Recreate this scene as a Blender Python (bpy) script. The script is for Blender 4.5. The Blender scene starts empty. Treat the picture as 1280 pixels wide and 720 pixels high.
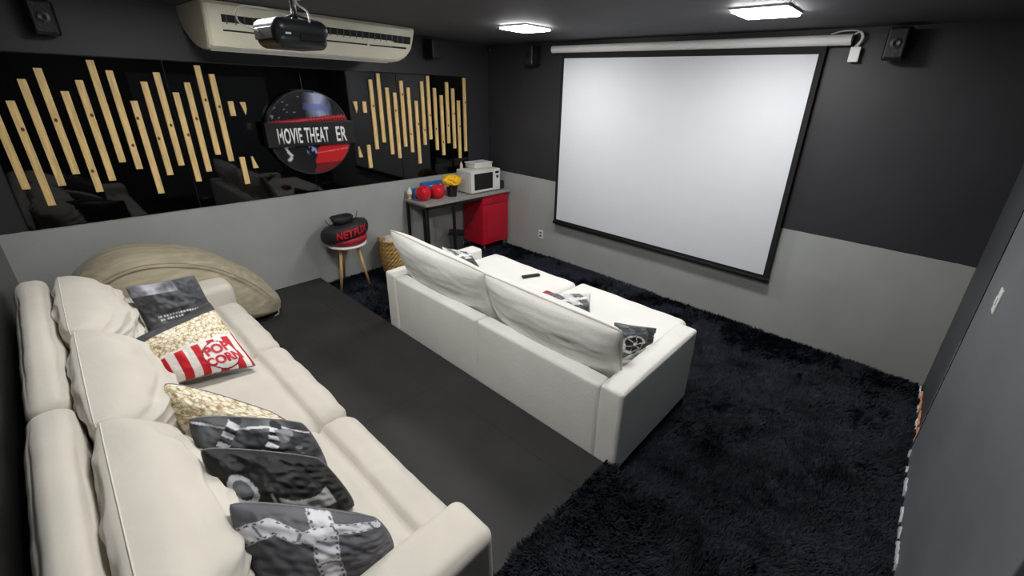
import bpy, bmesh, math, random
import numpy as np
from mathutils import Vector, Matrix, noise, Quaternion

random.seed(7)
rng = np.random.default_rng(7)
scene = bpy.context.scene
COL = scene.collection
PI = math.pi

# ------------------------------------------------------------------ camera
CAM = np.array([4.6683, -4.2306, 2.1112])
YAW, PITCH, ROLL, FPX = -0.7109, -0.3953, 0.0378, 544.63
PPX, PPY = 640 + 34.64, 360 - 22.16
_f = np.array([math.sin(YAW)*math.cos(PITCH), math.cos(YAW)*math.cos(PITCH), math.sin(PITCH)])
_r = np.array([math.cos(YAW), -math.sin(YAW), 0.0])
_u = np.cross(_r, _f)
_R = math.cos(ROLL)*_r + math.sin(ROLL)*_u
_U = -math.sin(ROLL)*_r + math.cos(ROLL)*_u
cam_data = bpy.data.cameras.new('camera')
cam = bpy.data.objects.new('camera', cam_data)
COL.objects.link(cam)
M = Matrix.Identity(4)
for i in range(3):
    M[i][0] = _R[i]; M[i][1] = _U[i]; M[i][2] = -_f[i]; M[i][3] = CAM[i]
cam.matrix_world = M
cam_data.sensor_width = 36.0
cam_data.lens = FPX/1280*36.0
cam_data.shift_x = -34.64/1280
cam_data.shift_y = -22.16/1280
cam_data.clip_start = 0.02
scene.camera = cam


def at(x, y, ax, v):
    """photo pixel -> world point on the plane ax = v (a wall, floor or table top)"""
    d = _f + _R*(x-PPX)/FPX - _U*(y-PPY)/FPX
    i = 'xyz'.index(ax)
    return Vector(CAM + d*((v-CAM[i])/d[i]))


# ------------------------------------------------------------------ world and exposure
world = bpy.data.worlds.new('world')
scene.world = world
world.use_nodes = True
world.node_tree.nodes['Background'].inputs[0].default_value = (0.5, 0.55, 0.6, 1)
world.node_tree.nodes['Background'].inputs[1].default_value = 0.02
scene.view_settings.view_transform = 'Standard'
scene.view_settings.look = 'None'
scene.view_settings.exposure = 0.0
scene.view_settings.gamma = 1.0
scene.view_settings.use_curve_mapping = False
LAMP = 88.0        # emission of every ceiling panel

# ------------------------------------------------------------------ dimensions
W, H, YR = 5.119, 2.60, -4.55      # width, ceiling, rear wall
HD = 1.044                         # top of the grey dado paint
HP, YP = 0.108, -2.50              # platform height and front edge
XC = 3.73                          # carpet edge on the platform


# ------------------------------------------------------------------ materials
def lin(c):
    return tuple(((v/255)/12.92 if v/255 <= .04045 else ((v/255+.055)/1.055)**2.4) for v in c)


def mat(name, rgb, rough=.6, metal=0.0, var=.12, vscale=6.0, bump=0.0, bscale=80.0, spec=.5,
        sheen=0.0, stretch=None, emit=None):
    m = bpy.data.materials.new(name)
    m.use_nodes = True
    nt = m.node_tree
    b = nt.nodes['Principled BSDF']
    c = lin(rgb)
    b.inputs['Roughness'].default_value = rough
    b.inputs['Metallic'].default_value = metal
    b.inputs['Specular IOR Level'].default_value = spec
    if sheen:
        b.inputs['Sheen Weight'].default_value = sheen
    tc = nt.nodes.new('ShaderNodeTexCoord')
    src = tc.outputs['Object']
    if stretch:
        mp = nt.nodes.new('ShaderNodeMapping')
        mp.inputs['Scale'].default_value = stretch
        nt.links.new(src, mp.inputs['Vector'])
        src = mp.outputs['Vector']
    n = nt.nodes.new('ShaderNodeTexNoise')
    n.inputs['Scale'].default_value = vscale
    n.inputs['Detail'].default_value = 4
    nt.links.new(src, n.inputs['Vector'])
    r = nt.nodes.new('ShaderNodeValToRGB')
    r.color_ramp.elements[0].position = .3
    r.color_ramp.elements[1].position = .7
    r.color_ramp.elements[0].color = tuple(max(0, v*(1-var)) for v in c) + (1,)
    r.color_ramp.elements[1].color = tuple(min(1, v*(1+var)) for v in c) + (1,)
    nt.links.new(n.outputs['Fac'], r.inputs['Fac'])
    nt.links.new(r.outputs['Color'], b.inputs['Base Color'])
    if bump:
        n2 = nt.nodes.new('ShaderNodeTexNoise')
        n2.inputs['Scale'].default_value = bscale
        n2.inputs['Detail'].default_value = 3
        nt.links.new(src, n2.inputs['Vector'])
        bp = nt.nodes.new('ShaderNodeBump')
        bp.inputs['Strength'].default_value = bump
        bp.inputs['Distance'].default_value = .01
        nt.links.new(n2.outputs['Fac'], bp.inputs['Height'])
        nt.links.new(bp.outputs['Normal'], b.inputs['Normal'])
    if emit:
        b.inputs['Emission Color'].default_value = emit[:3] + (1,)
        b.inputs['Emission Strength'].default_value = emit[3]
    return m


def band_mat(name, top, low, z, rough=.55):
    """two-tone wall paint: one colour above height z, another below"""
    m = mat(name, top, rough, bump=.12, bscale=25, vscale=1.6, var=.14)
    nt = m.node_tree
    b = nt.nodes['Principled BSDF']
    rl = nt.nodes['Color Ramp']
    g = nt.nodes.new('ShaderNodeNewGeometry')
    s = nt.nodes.new('ShaderNodeSeparateXYZ')
    nt.links.new(g.outputs['Position'], s.inputs[0])
    nn = nt.nodes.new('ShaderNodeTexNoise')
    nn.inputs['Scale'].default_value = 14
    nt.links.new(g.outputs['Position'], nn.inputs['Vector'])
    mu = nt.nodes.new('ShaderNodeMath'); mu.operation = 'MULTIPLY_ADD'
    mu.inputs[1].default_value = .012
    nt.links.new(nn.outputs['Fac'], mu.inputs[0])
    nt.links.new(s.outputs['Z'], mu.inputs[2])
    gt = nt.nodes.new('ShaderNodeMath'); gt.operation = 'GREATER_THAN'
    gt.inputs[1].default_value = z + .006
    nt.links.new(mu.outputs[0], gt.inputs[0])
    n3 = nt.nodes.new('ShaderNodeTexNoise')
    n3.inputs['Scale'].default_value = 2.2; n3.inputs['Detail'].default_value = 5
    nt.links.new(g.outputs['Position'], n3.inputs['Vector'])
    r3 = nt.nodes.new('ShaderNodeValToRGB')
    c = lin(low)
    r3.color_ramp.elements[0].position = .3; r3.color_ramp.elements[1].position = .7
    r3.color_ramp.elements[0].color = tuple(v*.92 for v in c) + (1,)
    r3.color_ramp.elements[1].color = tuple(v*1.06 for v in c) + (1,)
    nt.links.new(n3.outputs['Fac'], r3.inputs['Fac'])
    mx = nt.nodes.new('ShaderNodeMix'); mx.data_type = 'RGBA'
    nt.links.new(gt.outputs[0], mx.inputs['Factor'])
    nt.links.new(r3.outputs['Color'], mx.inputs[6])
    nt.links.new(rl.outputs['Color'], mx.inputs[7])
    nt.links.new(mx.outputs[2], b.inputs['Base Color'])
    return m


def print_mat(name, rough=.6, bump=.1, spec=.4):
    """printed cloth: colours stored on the surface as a colour attribute"""
    m = mat(name, (128, 128, 128), rough, bump=bump, bscale=60, spec=spec)
    nt = m.node_tree
    a = nt.nodes.new('ShaderNodeAttribute')
    a.attribute_name = 'print'
    nt.links.new(a.outputs['Color'], nt.nodes['Principled BSDF'].inputs['Base Color'])
    return m


MT = dict(
    wall=band_mat('two_tone_wall_paint', (43, 44, 48), (164, 167, 164), HD),
    wall_dark=mat('charcoal_wall_paint', (66, 69, 72), .6, bump=.1, bscale=20, vscale=2, var=.1),
    door=mat('slate_door_paint', (108, 112, 117), .5, bump=.08, bscale=18, vscale=2.5, var=.1),
    rear=mat('black_semi_gloss_paint', (12, 12, 13), .22, vscale=2),
    ceiling=mat('charcoal_ceiling_paint', (74, 74, 78), .7, bump=.1, bscale=25, vscale=2, var=.1),
    slab=mat('dark_subfloor', (16, 16, 19), .9),
    board=mat('black_floor_board', (46, 46, 46), .62, bump=.12, bscale=40, vscale=3, var=.22, spec=.3),
    carpet=mat('navy_black_shag', (33, 36, 47), .75, vscale=3.5, var=.55, spec=.25),
    cream=mat('cream_suede', (208, 203, 192), .85, bump=.10, bscale=35, vscale=4, var=.05, sheen=.25, spec=.25),
    white_sofa=mat('white_upholstery', (232, 231, 226), .6, bump=.18, bscale=60, vscale=4, var=.03, spec=.35),
    piping=mat('cream_piping', (206, 202, 190), .7, bump=.1),
    gloss=mat('black_glass', (3, 3, 4), .03, var=0, spec=.42),
    pine=mat('pine_wood', (232, 199, 136), .55, vscale=5, var=.2, bump=.1, bscale=30, stretch=(14, 14, 1.2)),
    knot=mat('pine_knot', (88, 58, 32), .6),
    black=mat('black_plastic', (16, 16, 18), .4, var=.1),
    satin=mat('dark_grey_plastic', (40, 42, 46), .35, var=.1),
    white=mat('white_plastic', (226, 226, 224), .4, var=.02),
    ivory=mat('aged_ivory_plastic', (203, 199, 180), .45, var=.05, vscale=3),
    slot=mat('dark_slot', (8, 8, 9), .8),
    screen=mat('matte_white_projection_fabric', (212, 216, 222), .9, var=.01, spec=.2),
    border=mat('black_screen_border', (10, 10, 11), .8),
    chrome=mat('brushed_metal', (190, 190, 192), .25, metal=1, var=.05),
    beanbag=mat('beige_wood_grain_cloth', (164, 155, 132), .8, vscale=2.4, var=.22, bump=.12, stretch=(9, 1, 9), sheen=.1),
    stool_white=mat('white_lacquer', (232, 232, 230), .3, var=.02),
    beech=mat('beech_leg', (196, 160, 112), .5, vscale=4, var=.15, stretch=(8, 8, 1)),
    blackcloth=mat('black_nylon_cloth', (28, 29, 31), .6, bump=.4, bscale=45),
    redcloth=mat('crimson_cloth', (150, 18, 42), .6, bump=.2, bscale=40),
    redtext=mat('red_lettering', (204, 26, 46), .5, var=.03),
    whitetext=mat('white_lettering', (250, 250, 250), .4, var=.01),
    wicker=mat('tan_wicker', (178, 146, 88), .7, var=.25, vscale=30, bump=.3, bscale=60),
    linen=mat('pale_pink_linen', (205, 188, 180), .8, bump=.3, bscale=40),
    tabletop=mat('grey_laminate', (150, 146, 142), .4, var=.08),
    blackmetal=mat('black_metal', (18, 19, 21), .4, var=.1),
    redcab=mat('red_lacquer', (186, 20, 44), .35, var=.05),
    silver=mat('silver_enamel', (212, 210, 208), .35, var=.03),
    window=mat('dark_oven_glass', (24, 25, 26), .08, var=.1),
    red=mat('glossy_red_plastic', (206, 24, 40), .25, var=.04),
    blue=mat('blue_card', (42, 104, 176), .5, var=.08),
    yellow=mat('yellow_plastic', (238, 184, 24), .4, var=.12, vscale=20),
    clear=mat('frosted_plastic', (206, 208, 196), .3, var=.05),
    plaster=mat('chipped_plaster', (206, 205, 210), .8, bump=.4, bscale=60),
    warm_orange=mat('orange_glow_and_band', (226, 150, 96), .8, var=.35, vscale=30, bump=.4, bscale=60),  # colours the painted light leak at the wall foot and the bottle band
    cloth_print=print_mat('printed_cushion_cloth'),
    sign_print=print_mat('printed_sign_face', .25, 0.0, .5),
    grey_under=mat('grey_rack', (62, 64, 66), .5),
)
LED = bpy.data.materials.new('led_diffuser')
LED.use_nodes = True
_b = LED.node_tree.nodes['Principled BSDF']
_b.inputs['Base Color'].default_value = (.9, .9, .9, 1)
_b.inputs['Emission Color'].default_value = (1.0, .985, .965, 1)
_b.inputs['Emission Strength'].default_value = LAMP

# ------------------------------------------------------------------ object helpers
ORG = {}


def mesh_from_bm(name, bm, smooth=False):
    me = bpy.data.meshes.new(name)
    bmesh.ops.recalc_face_normals(bm, faces=bm.faces)
    bm.to_mesh(me)
    bm.free()
    if smooth:
        me.polygons.foreach_set('use_smooth', [True]*len(me.polygons))
    return me


def thing(name, label, cat, loc, group=None):
    o = bpy.data.objects.new(name, None)
    o.empty_display_size = .1
    COL.objects.link(o)
    o.location = loc
    ORG[o] = Vector(loc)
    tag(o, label, cat, group)
    return o


def tag(o, label=None, cat=None, group=None, kind=None):
    if label: o['label'] = label
    if cat: o['category'] = cat
    if group: o['group'] = group
    if kind: o['kind'] = kind
    return o


def obj(name, geo, m, parent=None, loc=None, smooth=False, label=None):
    """link a mesh built in world coordinates; its origin is the parent's, or loc"""
    me = mesh_from_bm(name, geo, smooth) if isinstance(geo, bmesh.types.BMesh) else geo
    if isinstance(m, str): m = MT[m]
    if m is not None and not me.materials: me.materials.append(m)
    o = bpy.data.objects.new(name, me)
    COL.objects.link(o)
    if parent is not None:
        org = ORG[parent]
        o.parent = parent
    else:
        org = Vector(loc) if loc is not None else Vector((0, 0, 0))
        o.location = org
    me.transform(Matrix.Translation(-org))
    ORG[o] = org
    if label: o['label'] = label
    return o


def struct(name, geo, m, parent=None, label=None, smooth=False):
    o = obj(name, geo, m, parent, smooth=smooth)
    if parent is None: o['kind'] = 'structure'
    if label: o['label'] = label
    return o


def box(lo, hi, bev=0.0, seg=2, bm=None):
    bm2 = bmesh.new()
    bmesh.ops.create_cube(bm2, size=1)
    lo = Vector(lo); hi = Vector(hi)
    for v in bm2.verts:
        v.co = Vector([(lo[i]+hi[i])/2 + v.co[i]*(hi[i]-lo[i]) for i in range(3)])
    if bev:
        bmesh.ops.bevel(bm2, geom=bm2.edges[:], offset=bev, segments=seg, profile=.5, affect='EDGES')
    if bm is None: return bm2
    return merge(bm, bm2)


def merge(a, b):
    me = bpy.data.meshes.new('t')
    b.to_mesh(me); b.free()
    a.from_mesh(me)
    bpy.data.meshes.remove(me)
    return a


def tube(pts, r, n=8, bm=None, closed=False):
    bm = bm or bmesh.new()
    pts = [Vector(p) for p in pts]
    rs = r if isinstance(r, (list, tuple)) else [r]*len(pts)
    rings = []
    N = len(pts)
    prev = None
    for i, p in enumerate(pts):
        a = pts[(i-1) % N] if (closed or i) else p
        b = pts[(i+1) % N] if (closed or i < N-1) else p
        t = (b-a).normalized()
        if prev is None:
            x = t.orthogonal().normalized()
        else:
            x = (prev - t*prev.dot(t)).normalized()
        prev = x
        y = t.cross(x)
        rings.append([bm.verts.new(p + (x*math.cos(2*PI*k/n) + y*math.sin(2*PI*k/n))*rs[i]) for k in range(n)])
    M_ = N if closed else N-1
    for i in range(M_):
        A, B = rings[i], rings[(i+1) % N]
        for k in range(n):
            bm.faces.new((A[k], A[(k+1) % n], B[(k+1) % n], B[k]))
    if not closed:
        bm.faces.new(rings[0][::-1]); bm.faces.new(rings[-1])
    return bm


def lathe(profile, n=28, center=(0, 0, 0), axis=None, sx=1, sy=1):
    """profile of (radius, height) turned about an axis"""
    bm = bmesh.new()
    c = Vector(center)
    q = Vector((0, 0, 1)).rotation_difference(Vector(axis)) if axis is not None else Quaternion()
    rings = []
    for r, z in profile:
        if r < 1e-5:
            rings.append([bm.verts.new(c + q @ Vector((0, 0, z)))])
        else:
            rings.append([bm.verts.new(c + q @ Vector((sx*r*math.cos(2*PI*k/n), sy*r*math.sin(2*PI*k/n), z))) for k in range(n)])
    for A, B in zip(rings, rings[1:]):
        for k in range(n):
            a, b = A[k % len(A)], A[(k+1) % len(A)]
            d, e = B[k % len(B)], B[(k+1) % len(B)]
            f = []
            for v in (a, b, e, d):
                if v not in f: f.append(v)
            if len(f) > 2: bm.faces.new(f)
    if len(rings[0]) > 1: bm.faces.new(rings[0][::-1])
    if len(rings[-1]) > 1: bm.faces.new(rings[-1])
    return bm


def prism(poly, axis, a, b):
    """polygon in the two other axes extruded along axis from a to b"""
    bm = bmesh.new()
    i = 'xyz'.index(axis)
    j, k = [t for t in range(3) if t != i]

    def mk(v):
        out = []
        for p in poly:
            c = [0, 0, 0]; c[i] = v; c[j] = p[0]; c[k] = p[1]
            out.append(bm.verts.new(c))
        return out
    A, B = mk(a), mk(b)
    n = len(poly)
    bm.faces.new(A); bm.faces.new(B[::-1])
    for t in range(n):
        bm.faces.new((A[t], A[(t+1) % n], B[(t+1) % n], B[t]))
    return bm


def soft_box(lo, hi, rad=.05, puff=(0, 0, 0), wr=.0, ws=4.0, n=14, seed=0.0, fn=None, cells=None):
    """upholstered block: rounded edges, bulging faces, small wrinkles"""
    lo = Vector(lo); hi = Vector(hi)
    c = (lo+hi)/2; h = (hi-lo)/2
    bm = bmesh.new()
    cache = {}
    ns = cells or [max(4, min(40, int(n*h[i]/max(h)) + 3)) for i in range(3)]

    def vert(p):
        key = tuple(round(t, 4) for t in p)
        if key in cache: return cache[key]
        w = Vector([p[i]*h[i] for i in range(3)])
        inner = Vector([max(-(h[i]-rad), min(h[i]-rad, w[i])) for i in range(3)])
        d = w - inner
        nrm = d.normalized() if d.length > 1e-9 else Vector((0, 0, 0))
        q = inner + nrm*min(rad, rad)
        for i in range(3):
            o = [t for t in range(3) if t != i]
            q[i] += p[i]*puff[i]*(1-p[o[0]]**2)*(1-p[o[1]]**2)
        if wr:
            s = noise.noise((c+w)*ws + Vector((seed, seed*1.7, 0)))
            s += .5*noise.noise((c+w)*ws*2.3 + Vector((0, seed, 3)))
            q += nrm*s*wr if nrm.length else Vector((0, 0, 0))
        q = c + q
        if fn: q = fn(q, p)
        cache[key] = bm.verts.new(q)
        return cache[key]
    for i in range(3):
        j, k = [t for t in range(3) if t != i]
        # denser samples near the edges so the rounding is smooth
        def ticks(m, ax):
            t = np.linspace(-1, 1, m+1)
            e = 1-rad/h[ax]
            ex = [1-(1-e)*s for s in (0, .12, .3, .55, .8, 1.0)]
            inner = t[(t > -e) & (t < e)]
            return sorted(set([round(float(v), 5) for v in inner] + [round(v, 5) for v in ex] + [round(-v, 5) for v in ex]))
        tj, tk = ticks(ns[j], j), ticks(ns[k], k)
        for s in (-1, 1):
            for a in range(len(tj)-1):
                for b in range(len(tk)-1):
                    vs = []
                    for (x, y) in ((tj[a], tk[b]), (tj[a+1], tk[b]), (tj[a+1], tk[b+1]), (tj[a], tk[b+1])):
                        p = [0, 0, 0]; p[i] = s; p[j] = x; p[k] = y
                        vs.append(vert(p))
                    if len(set(vs)) == 4: bm.faces.new(vs)
    return bm


def pillow_surface(corners, t, pinch=.05, wr=.012, ws=7.0, seed=0.0, sag=0.0, back=None, expo=.42):
    """corners TL, TR, BR, BL seen from the front -> function (u, v, side) giving a point"""
    TL, TR, BR, BL = [Vector(c) for c in corners]
    nrm = ((TR-TL)+(BR-BL)).cross((TL-BL)+(TR-BR)).normalized()

    def S(u, v, side, lift=0.0):
        a = 2*u-1; b = 2*v-1
        a2 = a*(1-pinch*(1-b*b)); b2 = b*(1-pinch*(1-a*a))
        rc_ = 1-.038*(a*b)**6
        a2 *= rc_; b2 *= rc_
        uu = (a2+1)/2; vv = (b2+1)/2
        p = (BL*(1-uu)+BR*uu)*(1-vv) + (TL*(1-uu)+TR*uu)*vv
        e = max(0.0, (1-a*a)*(1-b*b))
        th = (t if side > 0 or back is None else back)*e**expo
        w = wr*(noise.noise(Vector((u*ws, v*ws, seed))) + .6*noise.noise(Vector((u*ws*2.4, v*ws*2.4, seed+9))))*min(1, e*6)
        p = p + nrm*(side*th + w + lift)
        p.z -= sag*(1-a*a)*max(0, b)
        return p
    return S


def pillow_mesh(name, S, n=60, art=None, back=(120, 120, 120), m=None):
    verts, faces, cols = [], [], []
    N = n+1
    # cosine spacing: finer towards the edges
    tt = [0.5-0.5*math.cos(PI*i/n)*(1) for i in range(N)]
    tt = [.6*i/n + .4*t for i, t in enumerate(tt)]
    for side in (1, -1):
        for j in range(N):
            for i in range(N):
                verts.append(S(tt[i], tt[j], side))
                if art:
                    c = art(tt[i], tt[j]) if side == 1 else back
                    cols.append(lin(c) + (1,))
    for j in range(n):
        for i in range(n):
            a = j*N+i
            faces.append((a, a+1, a+N+1, a+N))
            b = N*N + a
            faces.append((b, b+N, b+N+1, b+1))
    me = bpy.data.meshes.new(name)
    me.from_pydata([tuple(v) for v in verts], [], faces)
    if art:
        at_ = me.color_attributes.new('print', 'FLOAT_COLOR', 'POINT')
        at_.data.foreach_set('color', np.array(cols, dtype=np.float32).ravel())
    me.materials.append(MT[m] if isinstance(m, str) else m)
    bm = bmesh.new(); bm.from_mesh(me)
    bmesh.ops.remove_doubles(bm, verts=bm.verts, dist=1e-5)
    bm.to_mesh(me); bm.free()
    me.polygons.foreach_set('use_smooth', [True]*len(me.polygons))
    return me


def rim(S, r=.005, n=24):
    pts = []
    for i in range(n): pts.append(S(i/n, 0, 1))
    for i in range(n): pts.append(S(1, i/n, 1))
    for i in range(n): pts.append(S(1-i/n, 1, 1))
    for i in range(n): pts.append(S(0, 1-i/n, 1))
    return tube(pts, r, 6, closed=True)


def text_mesh(body, mapf, size=1.0, bold=0.0, cuts=2, spacing=1.0, depth=0.0, fit=None):
    """lettering as a mesh; mapf turns (x, y) of the text, centred, into a world point"""
    cu = bpy.data.curves.new('txt', 'FONT')
    cu.body = body
    cu.size = size
    cu.align_x = 'CENTER'
    cu.align_y = 'CENTER'
    cu.offset = bold
    cu.space_character = spacing
    cu.resolution_u = 3
    ob = bpy.data.objects.new('txt', cu)
    COL.objects.link(ob)
    dg = bpy.context.evaluated_depsgraph_get()
    dg.update()
    me = bpy.data.meshes.new_from_object(ob.evaluated_get(dg))
    bpy.data.objects.remove(ob)
    bpy.data.curves.remove(cu)
    bm = bmesh.new(); bm.from_mesh(me)
    bpy.data.meshes.remove(me)
    bmesh.ops.remove_doubles(bm, verts=bm.verts, dist=1e-5)
    if fit:
        xs_ = [v.co.x for v in bm.verts]; ys_ = [v.co.y for v in bm.verts]
        for v in bm.verts:
            v.co.x = (v.co.x-(min(xs_)+max(xs_))/2)/(max(xs_)-min(xs_))*fit[0]
            v.co.y = (v.co.y-(min(ys_)+max(ys_))/2)/(max(ys_)-min(ys_))*fit[1]
    if cuts:
        bmesh.ops.triangulate(bm, faces=bm.faces)
        bmesh.ops.subdivide_edges(bm, edges=bm.edges[:], cuts=cuts, use_grid_fill=True)
    if depth:
        ret = bmesh.ops.extrude_face_region(bm, geom=bm.faces[:])
        for v in [g for g in ret['geom'] if isinstance(g, bmesh.types.BMVert)]:
            v.co.z = depth
    for v in bm.verts:
        v.co = mapf(v.co.x, v.co.y, v.co.z)
    return bm


# ================================================================== the room shell
T = .12
struct('floor', box((-T, YR-T, -T), (W+T, T, 0)), 'slab')
struct('ceiling', box((-T, YR-T, H), (W+T, T, H+T)), 'ceiling')
struct('wall_left', box((-T, YR-T, 0), (0, T, H)), 'wall')
struct('wall_front', box((0, 0, 0), (W, T, H)), 'wall')
struct('wall_right', box((W, YR-T, 0), (W+T, T, H)), 'wall_dark')
struct('wall_rear', box((0, YR-T, 0), (W, YR, H)), 'rear')

# platform: framed step with separate sheets on top
plat = struct('platform', box((0, YR, 0), (W, YP, HP-.022)), 'slab', label='low black step across the rear half of the room')
xs = [0.0, 1.22, 2.44, XC+.06]
ys = [YR, -3.64, -2.74, YP]
for i in range(3):
    for j in range(3):
        obj('floor_board', box((xs[i]+.0006, ys[j]+.0006, HP-.022), (xs[i+1]-.0006, ys[j+1]-.0006, HP - random.random()*.0008), .0006, 1), 'board', plat)

# slate door leaf set in the right wall, its edge proud of the paint
d1 = struct('door_1', box((W-.03, -2.95, .012), (W, -.985, 2.12), .004, 2), 'door')
obj('door_edge_strip', box((W-.034, -.992, .012), (W-.0301, -.980, 2.12), .001, 1), 'black', d1)
for k in range(9):
    z = .10 + k*.085
    obj('chipped_edge', box((W-.0345, -.985, z), (W-.031, -.980, z+.06+.02*random.random()), .0005, 1), 'plaster', d1)
# light switch plate on that leaf
sw = thing('wall_switch', 'white rectangular switch plate on the slate right-hand door leaf', 'switch', (W-.03, -1.41, 1.265))
obj('plate', box((W-.038, -1.445, 1.205), (W-.03, -1.375, 1.325), .003, 2), 'white', sw)
obj('rocker', box((W-.043, -1.425, 1.245), (W-.037, -1.395, 1.285), .002, 2), 'white', sw)
# rough unfinished plaster along the foot of the right wall, plus a painted light leak
def ragged(name, y0, y1, x0, m, hmin, hmax, gap, label, seed):
    r = random.Random(seed)
    bm = bmesh.new()
    y = y0
    while y > y1:
        n = r.randint(3, 9)
        lo, hi = [], []
        for i in range(n):
            xo = x0(y)
            h = r.uniform(hmin, hmax) if 0 < i < n-1 else hmin*.7
            lo.append((bm.verts.new((xo, y, 0)), bm.verts.new((xo-.007-.004*r.random(), y, 0))))
            hi.append((bm.verts.new((xo, y, h)), bm.verts.new((xo-.006-.004*r.random(), y, h-.004))))
            y -= r.uniform(.012, .035)
        for i in range(n-1):
            a, b_, c, d = lo[i], lo[i+1], hi[i], hi[i+1]
            bm.faces.new((a[1], b_[1], d[1], c[1])); bm.faces.new((c[1], d[1], d[0], c[0])); bm.faces.new((a[0], c[0], d[0], b_[0]))
        bm.faces.new((lo[0][0], lo[0][1], hi[0][1], hi[0][0])); bm.faces.new((lo[-1][0], hi[-1][0], hi[-1][1], lo[-1][1]))
        y -= r.uniform(*gap)
    struct(name, bm, m, label=label)


ragged('trim_1', -1.0, -2.42, lambda y: W-.031, 'plaster', .055, .085, (.0, .09), 'ragged white plaster edge along the foot of the dark wall', 4)
ragged('glow_trim', -.16, -.93, lambda y: W-.002, 'warm_orange', .05, .075, (.0, .01), 'orange light leak coloured onto a strip at the foot of the dark wall', 9)  # orange glow through the floor gap, painted as a solid coloured strip
ragged('trim_3', -.03, -.9, lambda y: W-.012, 'plaster', .045, .062, (.02, .12), 'ragged white plaster edge beside the painted orange light leak', 6)

# ================================================================== shag carpet
def shag(name, rects, holes, z, dens, length, label, skirt=None, seed=1):
    r = np.random.default_rng(seed)
    P = []
    for (x0, x1, y0, y1) in rects:
        n = int((x1-x0)*(y1-y0)*dens)
        P.append(np.stack([r.uniform(x0, x1, n), r.uniform(y0, y1, n), np.full(n, z)], 1))
    P = np.concatenate(P)
    keep = np.ones(len(P), bool)
    for (x0, x1, y0, y1) in holes:
        keep &= ~((P[:, 0] > x0) & (P[:, 0] < x1) & (P[:, 1] > y0) & (P[:, 1] < y1))
    P = P[keep]
    if skirt:
        x0, x1, yy, z0, z1 = skirt
        n = int((x1-x0)*(z1-z0)*dens*1.5)
        Q = np.stack([r.uniform(x0, x1, n), np.full(n, yy), r.uniform(z0, z1, n)], 1)
        P = np.concatenate([P, Q])
    n = len(P)
    # pile direction drifts smoothly, so clumps catch the light differently
    g = 24
    x, y = P[:, 0], P[:, 1]
    def vn(f, k):
        gx, gy = x*f+50, y*f+50
        tab = np.random.default_rng(k).uniform(-1, 1, (400, 400))
        ix, iy = np.floor(gx).astype(int) % 399, np.floor(gy).astype(int) % 399
        fx_, fy_ = gx-np.floor(gx), gy-np.floor(gy)
        fx_ = fx_*fx_*(3-2*fx_); fy_ = fy_*fy_*(3-2*fy_)
        return (tab[ix, iy]*(1-fx_)+tab[ix+1, iy]*fx_)*(1-fy_) + (tab[ix, iy+1]*(1-fx_)+tab[ix+1, iy+1]*fx_)*fy_
    ang = 1.0 + 2.4*vn(1.3, 1) + 1.3*vn(3.7, 2) + .9*vn(9.0, 3) + .9*vn(26.0, 4) + r.normal(0, .6, n)
    lean = np.clip(.6 + .25*vn(2.3, 5) + .15*vn(7.0, 6) + .2*vn(26.0, 7) + r.normal(0, .18, n), .05, 1.15)
    d = np.stack([np.cos(ang)*np.sin(lean), np.sin(ang)*np.sin(lean), np.cos(lean)], 1)
    if skirt:
        m = n-len(Q)
        d[m:, 1] = np.abs(d[m:, 1])*.6 + .55
        d[m:, 2] = -.5*np.abs(d[m:, 2])
    s = np.stack([-np.sin(ang), np.cos(ang), np.zeros(n)], 1)
    L = length*r.uniform(.7, 1.25, n)[:, None]
    wd = r.uniform(.0028, .0048, n)[:, None]
    b0 = P - s*wd; b1 = P + s*wd
    mid = P + d*L*.6
    m0 = mid - s*wd*.8; m1 = mid + s*wd*.8
    tip = P + d*L*1.0; tip[:, 2] -= (L[:, 0]*.12)
    V = np.stack([b0, b1, m1, m0, tip], 1).reshape(-1, 3)
    # stay inside the room
    V[:, 0] = np.clip(V[:, 0], .004, W-.004); V[:, 1] = np.clip(V[:, 1], YR+.004, -.004)
    idx = (np.arange(n)*5)[:, None]
    quads = idx + np.array([[0, 1, 2, 3]]); tris = idx + np.array([[3, 2, 4]])
    loops = np.concatenate([quads.ravel(), tris.ravel()])
    tot = np.concatenate([np.full(n, 4), np.full(n, 3)])
    start = np.concatenate([[0], np.cumsum(tot)[:-1]])
    # backing
    vb = []; fb = []
    for (x0, x1, y0, y1) in rects:
        k = len(V)+len(vb)
        vb += [(x0, y0, z), (x1, y0, z), (x1, y1, z), (x0, y1, z)]
        fb.append([k, k+1, k+2, k+3])
    if skirt:
        x0, x1, yy, z0, z1 = skirt
        k = len(V)+len(vb)
        vb += [(x0, yy, z0), (x1, yy, z0), (x1, yy, z1), (x0, yy, z1)]
        fb.append([k, k+1, k+2, k+3])
    V = np.concatenate([V, np.array(vb)])
    loops = np.concatenate([loops, np.array(fb).ravel()])
    start = np.concatenate([start, start[-1]+3+4*np.arange(len(fb))])
    tot = np.concatenate([tot, np.full(len(fb), 4)])
    me = bpy.data.meshes.new(name)
    me.vertices.add(len(V)); me.vertices.foreach_set('co', V.astype(np.float32).ravel())
    me.loops.add(len(loops)); me.loops.foreach_set('vertex_index', loops.astype(np.int32))
    me.polygons.add(len(start)); me.polygons.foreach_set('loop_start', start.astype(np.int32))
    me.update(calc_edges=True)
    me.validate()
    o = obj(name, me, 'carpet')
    tag(o, label, 'carpet', kind='stuff')
    return o


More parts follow.
